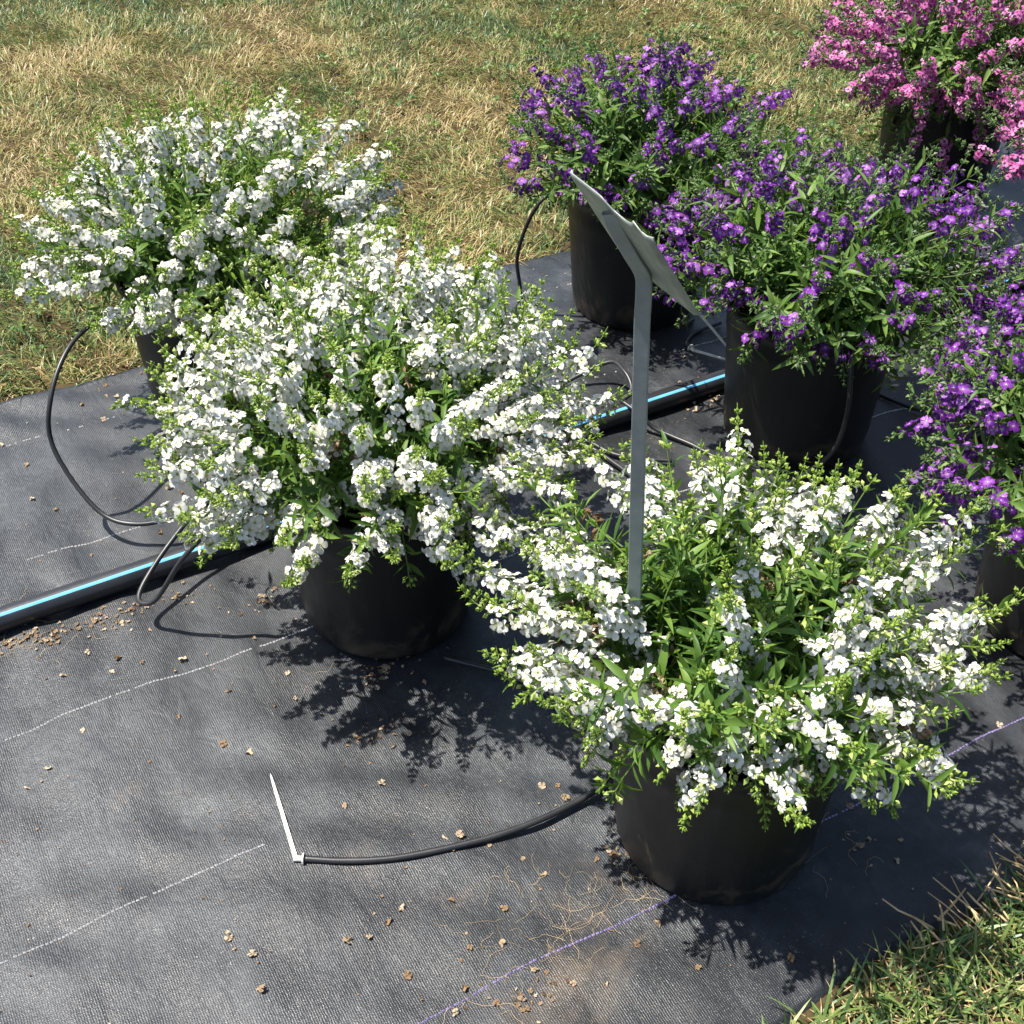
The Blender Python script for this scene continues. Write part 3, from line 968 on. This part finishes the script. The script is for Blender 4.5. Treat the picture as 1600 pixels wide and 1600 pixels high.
drip_tube([(0.17, 2.48, .262), (.128, 2.49, .312), (0.09, 2.50, 0.285), (0.055, 2.488, 0.26), (0.027, 2.487, 0.2), (0.011, 2.489, 0.13), (0.018, 2.505, 0.05), (0.02, 2.46, 0.008), (-.02, 2.36, 0.006), (-.06, 2.22, .006), (-.04, 2.08, .006)],
          "black drip tube bowing out left of the purple plant's pot behind the sign")
drip_tube([(-.05, 2.10, .006), (.06, 2.15, .008), (.14, 2.19, .03), (0.202, 2.199, 0.055), (0.226, 2.157, 0.06), (0.238, 2.126, 0.05), (0.235, 2.103, 0.042), (0.219, 2.091, 0.036)],
          "short black drip tube curving up beside the pipe, left of the sign post")
drip_tube([(0.215, 2.078, 0.044), (0.251, 2.045, 0.034), (0.279, 2.030, 0.012), (0.313, 2.010, 0.006), (0.353, 1.979, 0.006), (0.402, 1.928, 0.006), (0.455, 1.874, 0.006)],
          "black drip tube running from the pipe to the right behind the sign post")
drip_tube([(0.10, 2.02, 0.006), (0.149, 1.993, 0.006), (0.191, 1.956, 0.006), (0.239, 1.94, 0.006), (0.305, 1.932, 0.006)],
          "upper of two short black tubes between the two front white plants")
drip_tube([(.08, 2.01, .006), (0.149, 1.975, 0.006), (0.189, 1.932, 0.006), (0.228, 1.877, 0.006), (0.267, 1.78, 0.006)],
          "lower of two short black tubes between the two front white plants")
drip_tube([(0.66, 2.26, 0.006), (0.704, 2.214, 0.006), (0.75, 2.152, 0.006), (0.821, 2.096, 0.006), (0.893, 2.078, 0.006), (1.0, 2.08, .006)],
          "black drip tube on the fabric right of the purple plant's pot in the middle")
drip_tube([(-.11, 1.42, .005), (.02, 1.37, .005), (.09, 1.30, .005), (.16, 1.24, .005)],
          "black drip tube lying between the pots of the two front white plants", .004)

def stake_mesh(a, b, wide=.0062):
    """tapered ribbed spike from its elbow a to its pointed tip b, with the short elbow arm left to another part"""
    a, b = np.array(a), np.array(b)
    d = unit(b - a)
    L = np.linalg.norm(b - a)
    t = np.array([0, .02, .06, .1, .3, .6, .85, .95, 1.0])
    wv = np.array([.8, 1, 1, .92, .88, .80, .62, .40, .05])
    path = a + (b - a) * t[:, None]
    g = .28       # groove down the face
    prof = np.array([(-1, -.55), (1, -.55), (1, .55), (.42, .55), (.30, g - .12), (-.30, g - .12), (-.42, .55), (-1, .55)]) * wide * .5
    side = unit(np.cross(d, [0, 0, 1.0]))
    upv = np.cross(side, d)
    V = []
    for p, w in zip(path, wv):
        for x, y in prof: V.append(p + side * x * w + upv * y * w)
    k = len(prof)
    F = [(i * k + j, i * k + (j + 1) % k, (i + 1) * k + (j + 1) % k, (i + 1) * k + j) for i in range(len(path) - 1) for j in range(k)]
    return np.array(V), np.array(F)

def dripper(label, elbow, tip, tube_pts, loc_r=.0052):
    root = empty("drip_line", tuple(elbow), label, "drip line", "drip lines ending in pale stakes")
    e = np.array(elbow)
    V, F = stake_mesh((0, 0, 0), np.array(tip) - e)
    st = mesh_obj("stake", np_mesh("stake", V, F, [M_STAKE]), root)
    tp = np.array(tube_pts) - e
    d = unit(tp[0])
    # elbow arm, collar flange
    V, F = sweep(np.array([-d * .003, d * .004, d * .010]), circle(.0040, 10))
    mesh_obj("elbow_arm", np_mesh("elbow_arm", V, F, [M_STAKE], smooth=True), root)
    V, F = sweep(np.array([d * .0095, d * .0115]), circle(.0082, 12))
    mesh_obj("collar", np_mesh("collar", V, F, [M_STAKE]), root)
    mesh_obj("tube", tube_mesh("tube", tp, loc_r, M_TUBE, 12, 12), root)
dripper("black drip line ending in a long pale stake, loose on the fabric in the foreground", (-.2965, 1.039, .008), (-.353, 1.186, .007),
        [(-.2850, 1.0385, .008), (-0.228, 1.036, 0.007), (-0.158, 1.041, 0.007), (-0.071, 1.061, 0.008), (0.0, 1.085, 0.008), (0.073, 1.122, 0.008), (0.129, 1.164, 0.008), (0.17, 1.235, 0.008), (0.19, 1.32, 0.008)], .0047)
dripper("drip line whose pale stake leans just behind the sign plate's lower corner", (.392, 2.318, .098), (.470, 2.275, .018),
        [(.384, 2.326, .104), (.37, 2.34, .11), (.365, 2.36, .09), (.37, 2.39, .03), (.40, 2.44, .007)], .0042)
dripper("drip line whose pale stake lies flat beside the middle purple plant's pot", (.388, 2.315, .008), (.476, 2.268, .007),
        [(.381, 2.327, .008), (.375, 2.35, .007), (.40, 2.39, .006), (.46, 2.43, .006)], .0042)

# ------------------------------------------------------------------ dead petals and litter on the fabric
def petal_mesh(r):
    """small curled dead corolla or leaf scrap, about 15 mm"""
    n = 9
    V = [(0, 0, .003)]
    ph = r.uniform(0, 6, 3)
    asp = r.uniform(.5, .9)
    for ring_, rr in ((1, .45), (2, 1.0)):
        for k in range(n):
            a = 2 * math.pi * k / n
            q = rr * .0085 * (1 + .30 * math.sin(2 * a + ph[0]) + .28 * math.sin(3 * a + ph[1]))
            z = .0015 + .0055 * rr * rr * (.5 + .6 * math.sin(2 * a + ph[2])) + r.normal(0, .0012)
            V.append((q * math.cos(a), q * math.sin(a) * asp, max(.0004, z)))
    T = [(0, 1 + k, 1 + (k + 1) % n) for k in range(n)]
    for k in range(n):
        a, b = 1 + k, 1 + (k + 1) % n
        T += [(a, a + n, b + n), (a, b + n, b)]
    return np.array(V), np.array(T)

def litter():
    r = np.random.default_rng(11)
    tpl = [petal_mesh(r) for _ in range(4)]
    for f in DEADF * 2:
        q = f[0] * np.array([r.uniform(.7, .95), r.uniform(.55, .95), r.uniform(.16, .36)])
        q = q - np.array([0, 0, q[:, 2].min()])
        tpl.append((q, f[1]))
    meshes = [[np_mesh("dead_petal", V, T, [M_DRY], None, {"tint": np.clip(t + r.normal(0, .06, len(V)), 0, 1)}) for t in (.3, .55, .8, 1.0)] for V, T in tpl]
    PET = [(-0.84, 2.195), (-0.83, 2.156), (-0.808, 2.154), (-0.873, 2.127), (-0.815, 2.076), (-0.638, 1.854), (-0.613, 1.843), (-0.882, 1.821), (-0.833, 1.793), (-0.63, 1.731), (-0.738, 1.672), (-0.66, 1.647), (-0.993, 1.995), (-0.926, 1.93), (-0.593, 1.482), (-0.708, 1.38), (-0.63, 1.418), (-0.634, 1.39), (-0.59, 1.408), (-0.536, 1.393), (-0.526, 1.418), (-0.42, 1.463), (-0.355, 1.39), (-0.443, 1.351), (-0.336, 1.336), (-0.209, 1.359), (-0.683, 1.432), (-0.365, 1.32), (-0.509, 1.297), (-0.647, 1.268), (-0.68, 1.197), (-0.704, 1.165), (-0.432, 1.246), (-0.391, 1.23), (-0.237, 1.262), (-0.155, 1.264), (-0.177, 1.241), (-0.06, 1.239), (-0.189, 1.169), (-0.238, 1.132), (-0.072, 1.081), (-0.08, 1.056), (-0.094, 1.077), (-0.031, 1.064), (-0.147, 0.966), (-0.163, 0.945), (-0.081, 0.976), (-0.37, 0.922), (-0.334, 0.896), (-0.215, 0.917), (-0.186, 0.921), (-0.054, 0.906), (-0.066, 0.888), (-0.133, 0.87), (-0.313, 0.847), (-0.059, 0.851), (-0.07, 0.819), (-0.009, 0.966), (-0.012, 0.914), (0.044, 1.171), (0.067, 1.172), (0.076, 1.148), (0.015, 1.044), (0.044, 1.018), (0.162, 0.912), (0.191, 0.941), (0.119, 0.855), (0.237, 0.878), (0.361, 0.896), (0.542, 1.072), (0.528, 1.039), (0.665, 1.035), (0.74, 1.282), (0.482, 1.131), (0.347, 2.197), (0.355, 2.109), (0.37, 2.106), (0.408, 2.214), (0.386, 2.219), (0.364, 2.296)]
    MARKS = [(-.353, 1.186, "the pointed tip of the loose pale stake"), (-.29, 1.039, "the elbow of the loose pale stake"), (0.0, 1.087, "the middle of the foreground tube"),
             (.10, 1.15, "the left side of the nearest white plant's pot"), (.20, .94, "the front of the nearest white plant's pot"), (.56, 1.05, "the shadow right of the nearest pot"),
             (-.21, 1.40, "the front of the dense white plant's pot"), (-.60, 1.495, "the bottom of the narrow tube loop"), (-.70, 1.67, "the lowest bend of the big tube loop"),
             (-.80, 2.15, "the lawn edge below the farthest white plant"), (-.95, 1.92, "the middle of the photo's left edge"), (-.62, 1.85, "the inside of the big tube loop"),
             (-.66, 1.40, "the left end of the pipe, in front of it"), (-.70, 1.19, "the left photo edge below the pipe"), (-.45, 1.33, "the white thread by the dense plant's pot"),
             (-.35, .90, "the bottom left corner of the photo"), (-.17, .94, "the bare fabric below the foreground tube"), (-.06, .87, "the purple thread at the bottom edge"),
             (.38, 2.15, "the blue stripe left of the middle purple pot"), (.74, 1.28, "the pot at the right edge"), (-.15, 1.25, "the shadow of the dense white plant")]
    found = []
    for (x, y) in PET:
        sc = r.uniform(.38, .78)
        o = mesh_obj("dead_petal", meshes[int(r.integers(0, 10))][int(r.integers(0, 4))], None, (x, y, float(fab_h(x, y)) + .0005))
        o.rotation_euler = (r.normal(0, .25), r.normal(0, .25), r.uniform(0, 6.28))
        o.scale = (sc, sc, sc * r.uniform(.8, 1.6))
        near = min(range(len(MARKS)), key=lambda q: math.hypot(x - MARKS[q][0], y - MARKS[q][1]))
        found.append((near, math.hypot(x - MARKS[near][0], y - MARKS[near][1]), o))
    ORD = ["nearest", "second nearest", "third nearest", "fourth nearest", "fifth nearest", "sixth nearest", "seventh nearest", "eighth nearest", "ninth nearest", "tenth nearest"]
    for q, mk in enumerate(MARKS):
        for k, (_, _, o) in enumerate(sorted([f for f in found if f[0] == q], key=lambda f: f[1])):
            tag(o, "dead petal, %s to %s" % (ORD[min(k, 9)], mk[2]), "dead petal", "dead petals scattered over the fabric")
    # heaps of crumbs, mostly along the pipe
    CL = [(-0.66, 1.621, 40), (-0.568, 1.565, 45), (-0.636, 1.53, 25), (-0.645, 1.5, 25), (-0.689, 1.507, 50), (-0.789, 1.471, 40), (-0.755, 1.46, 40), (-0.821, 1.456, 60), (-0.42, 1.553, 40), (-0.207, 1.259, 25), (0.491, 1.065, 25), (0.695, 1.039, 25), (0.41, 2.138, 30), (0.016, 0.838, 60), (0.142, 1.056, 25), (-0.811, 2.271, 60), (-0.685, 2.247, 60), (-0.204, 1.406, 80)]
    P, S = [], []
    for (x, y, n) in CL:
        for _ in range(int(n * .6)):
            a, q = r.uniform(0, 6.28), abs(r.normal(0, .018 if n < 60 else .04))
            dx, dy = math.cos(a) * q * 1.3, math.sin(a) * q * .8
            P.append((x + dx * EX - dy * EY, y + dx * EY + dy * EX)); S.append(r.uniform(.15, .48))
    for _ in range(900):                                  # thin scatter of crumbs
        s, v = r.uniform(-.9, 1.9), r.uniform(.55, 2.36)
        P.append(tuple(strip(s, v))); S.append(r.uniform(.10, .26))
    P, S = np.array(P), np.array(S)
    n = len(P)
    rot = r.uniform(0, 6.28, n)
    tilt = r.normal(0, .35, n)
    X = np.stack([np.cos(rot), np.sin(rot), np.sin(tilt)], -1); X = unit(X)
    Z = np.tile([0, 0, 1.0], (n, 1)); Z = unit(Z - X * (X * Z).sum(-1, keepdims=True))
    A = frames4(np.stack([P[:, 0], P[:, 1], fab_h(P[:, 0], P[:, 1]) + .0012], -1), X, np.cross(Z, X), Z, S)
    V, T, _, _, C = batch(tpl, r.integers(0, 10, n), A, np.clip(r.normal(.5, .28, n), 0, 1), False)
    o = mesh_obj("dry_litter", np_mesh("dry_litter", V, T, [M_DRY], None, {"tint": C}))
    tag(o, "brown crumbs of dead petals heaped along the pipe and strewn over the fabric", kind="stuff")
litter()

def fibres():
    r = np.random.default_rng(12)
    Vs, Ts, off = [], [], 0
    def add(pts, rad):
        nonlocal off
        V, F = sweep(pts, circle(rad, 3), caps=False)
        Vs.append(V); Ts.append(F + off); off += len(V)
    spots = [(.08, .955, .05, 16), (.03, .985, .06, 10), (.06, .90, .05, 8), (.16, 1.0, .05, 12), (-.02, .86, .05, 12), (-.78, 1.452, .07, 20), (.46, 1.05, .05, 6), (-.30, 1.38, .03, 3)]
    for (x, y, sp, n) in spots:
        for _ in range(n):
            a = r.uniform(0, 6.28)
            p = np.array([x + r.normal(0, sp * .6), y + r.normal(0, sp * .6)])
            pts = []
            for q in range(8):
                pts.append((p[0], p[1], float(fab_h(p[0], p[1])) + .0012 + .002 * abs(math.sin(q * 1.3 + a))))
                a += r.normal(0, .55)
                p = p + np.array([math.cos(a), math.sin(a)]) * r.uniform(.004, .010)
            add(np.array(pts), .00017)
    o = mesh_obj("root_fibres", np_mesh("root_fibres", np.concatenate(Vs), np.concatenate(Ts), [M_STRAW]))
    tag(o, "thin tan root fibres tangled on the fabric", kind="stuff")
fibres()

# ------------------------------------------------------------------ grass
def blades(x, y, z0, length, width, lean, yaw, curl, tint):
    """curved tapering blades, five triangles each"""
    n = len(x)
    d = np.stack([np.cos(yaw), np.sin(yaw), np.zeros(n)], -1)
    side = np.stack([-np.sin(yaw + curl), np.cos(yaw + curl), np.zeros(n)], -1)
    P0 = np.stack([x, y, z0], -1)
    out = []
    for t, w in ((0, 1.0), (.45, .9), (.8, .55), (1.0, 0)):
        an = lean * (.55 + .60 * t)
        c = P0 + length[:, None] * t * (d * np.sin(an)[:, None] + np.array([0, 0, 1.0]) * np.maximum(np.cos(an), .02)[:, None])
        hw = (width * w * .5)[:, None]
        if w > 0: out += [c - side * hw, c + side * hw]
        else: out.append(c)
    V = np.stack(out, 1).reshape(-1, 3)
    b = (np.arange(n) * 7)[:, None, None]
    T = np.array([(0, 1, 3), (0, 3, 2), (2, 3, 5), (2, 5, 4), (4, 5, 6)])[None] + b
    return V, T.reshape(-1, 3), np.repeat(tint, 7)

def vnoise(x, y, seed):
    r = np.random.default_rng(seed)
    o = 0
    for k, (sc, am) in enumerate(((1.3, 1.0), (2.9, .8), (6.3, .6), (13., .45), (31., .3))):
        for _ in range(3):
            a, ph = r.uniform(0, 6.28), r.uniform(0, 6.28)
            o = o + am * np.sin(sc * (x * math.cos(a) + y * math.sin(a)) * r.uniform(.8, 1.25) + ph) / 3
    return o

def lawn():
    r = np.random.default_rng(21)
    n = 430000
    x, y = r.uniform(-3.0, 3.0, n), r.uniform(1.6, 5.7, n)
    keep = (np.abs(x) < .45 + .43 * y) & (r.random(n) < np.clip(1.25 - .12 * y, .3, 1))
    s, v = to_strip(x, y)
    keep &= v > back_edge(s) + r.normal(.010, .014, n)
    x, y, v, s = x[keep], y[keep], v[keep], s[keep]
    n = len(x)
    g = vnoise(x, y, 5)
    g2 = vnoise(x * 2.6 + 3, y * 2.6, 6)
    green = .56 + .27 * g + .20 * g2 + .60 * np.clip((y - 3.95 + .25 * g2) / .5, 0, 1) * np.clip((.7 - x) / .5, 0, 1) + .20 * np.clip((x - .0) / .8, 0, 1) * (y > 2.9) + .10 * (x < -.9)
    t = np.clip(green * .80 + r.normal(0, .27, n), 0, 1)
    tall = 1 + .25 * np.clip(vnoise(x * 3.1, y * 3.1 + 5, 8), -.8, 1) + .35 * np.clip((v - 2.42) * -12 + .6, 0, 1) + .25 * (t > .8)
    ln = r.uniform(.020, .050, n) * tall
    lean = np.clip(r.normal(.95, .38, n), .05, 1.5)
    V, T, C = blades(x, y, np.full(n, -.016), ln, r.uniform(.0015, .0032, n), lean, 5 * vnoise(x * 1.7, y * 1.7, 10) + r.normal(0, 1.0, n), r.normal(0, .5, n), t)
    o = mesh_obj("lawn_grass", np_mesh("lawn_grass", V, T, [M_GRASS], None, {"tint": C}))
    tag(o, "sun dried lawn grass, straw coloured with green patches, behind the fabric", kind="stuff")
lawn()

def near_lawn():
    r = np.random.default_rng(22)
    n = 26000
    s, v = r.uniform(-.2, 2.0, n), r.uniform(.10, .56, n)
    keep = v < front_edge(s) + r.normal(-.010, .012, n)
    s, v = s[keep], v[keep]
    xy = strip(s, v)
    n = len(s)
    t = np.where(r.random(n) < .48 + .12 * vnoise(xy[:, 0], xy[:, 1], 9), r.uniform(.62, 1.0, n), r.uniform(0, .30, n))
    ln = np.where(t > .6, r.uniform(.03, .07, n), r.uniform(.018, .045, n))
    wd = np.where(t > .6, r.uniform(.0025, .0052, n), r.uniform(.0015, .003, n))
    lean = np.clip(r.normal(1.0, .33, n), .1, 1.5)
    V, T, C = blades(xy[:, 0], xy[:, 1], np.full(n, -.014), ln, wd, lean, r.uniform(0, 6.28, n), r.normal(0, .4, n), t)
    o = mesh_obj("near_grass", np_mesh("near_grass", V, T, [M_GRASS], None, {"tint": C}))
    tag(o, "mixed green and straw grass in the corner of lawn in front of the fabric", kind="stuff")
    # upright broad blades along the edge
    n = 90
    s = r.uniform(.62, 1.35, n)
    v = front_edge(s) + r.uniform(-.09, .0, n)
    xy = strip(s, v)
    V, T, C = blades(xy[:, 0], xy[:, 1], np.full(n, -.012), r.uniform(.05, .11, n), r.uniform(.0032, .0058, n), np.clip(r.normal(.7, .35, n), .05, 1.4),
                     r.uniform(0, 6.28, n), r.normal(0, .3, n), r.uniform(.8, 1, n))
    o = mesh_obj("edge_grass", np_mesh("edge_grass", V, T, [M_GRASS], None, {"tint": C}))
    tag(o, "long broad green grass blades leaning over the front edge of the fabric", kind="stuff")
    # dry stalks thrown over the edge
    Vs, Ts, off = [], [], 0
    for _ in range(60):
        ss = r.uniform(.90, 1.35)
        p = strip(ss, front_edge(ss) + r.normal(-.01, .016))
        a = r.normal(2.3, .5)
        L = r.uniform(.025, .085)
        pts = np.array([(p[0] + math.cos(a) * L * q + .004 * math.sin(q * 2), p[1] + math.sin(a) * L * q, .006 + .012 * r.random() * q + .004) for q in (0, .35, .7, 1)])
        V, F = sweep(pts, circle(r.uniform(.0010, .0020), 5), [1, 1, .9, .7])
        Vs.append(V); Ts.append(F + off); off += len(V)
    o = mesh_obj("dry_stalks", np_mesh("dry_stalks", np.concatenate(Vs), np.concatenate(Ts), [M_STRAW], smooth=True))
    tag(o, "dry straw stalks lying at the front right edge of the fabric", kind="stuff")
near_lawn()

def weeds():
    """clover and broad leaved weeds in the turf: three round leaflets on each stalk"""
    r = np.random.default_rng(31)
    P, X, Z, S = [], [], [], []
    spots = [(.55, 3.9, .5, .35, 120), (.75, 3.35, .3, .25, 70), (-.9, 2.40, .25, .06, 26), (-.55, 2.47, .2, .05, 20), (.9, 4.4, .5, .2, 60), (-.3, 3.4, .7, .4, 30), (.85, .86, .12, .08, 18)]
    for (cx, cy, sx, sy, n) in spots:
        for _ in range(n):
            x, y = cx + r.normal(0, sx), cy + r.normal(0, sy)
            s, v = to_strip(x, y)
            if front_edge(s) - .01 < v < back_edge(s) + .02: continue
            a = r.uniform(0, 6.28)
            z = r.uniform(.004, .028)
            sc = r.uniform(.7, 1.5)
            for k in range(3):
                d = a + k * 2.094 + r.normal(0, .15)
                P.append((x + math.cos(d) * .010 * sc, y + math.sin(d) * .010 * sc, z))
                X.append((math.cos(d), math.sin(d), r.uniform(-.1, .5)))
                S.append(sc)
    P, X, S = np.array(P), unit(np.array(X)), np.array(S)
    n = len(P)
    Z = np.tile([0, 0, 1.0], (n, 1))
    Z = unit(Z - X * (X * Z).sum(-1, keepdims=True))
    tpl = [petal_mesh(r) for _ in range(4)]
    A = frames4(P, X, np.cross(Z, X), Z, S)
    V, T, _, _, C = batch(tpl, r.integers(0, 4, n), A, r.uniform(.68, .95, n), False)
    o = mesh_obj("clover", np_mesh("clover", V, T, [M_GRASS], None, {"tint": C}))
    tag(o, "clover and broad leaved weeds scattered through the lawn", kind="stuff")
weeds()
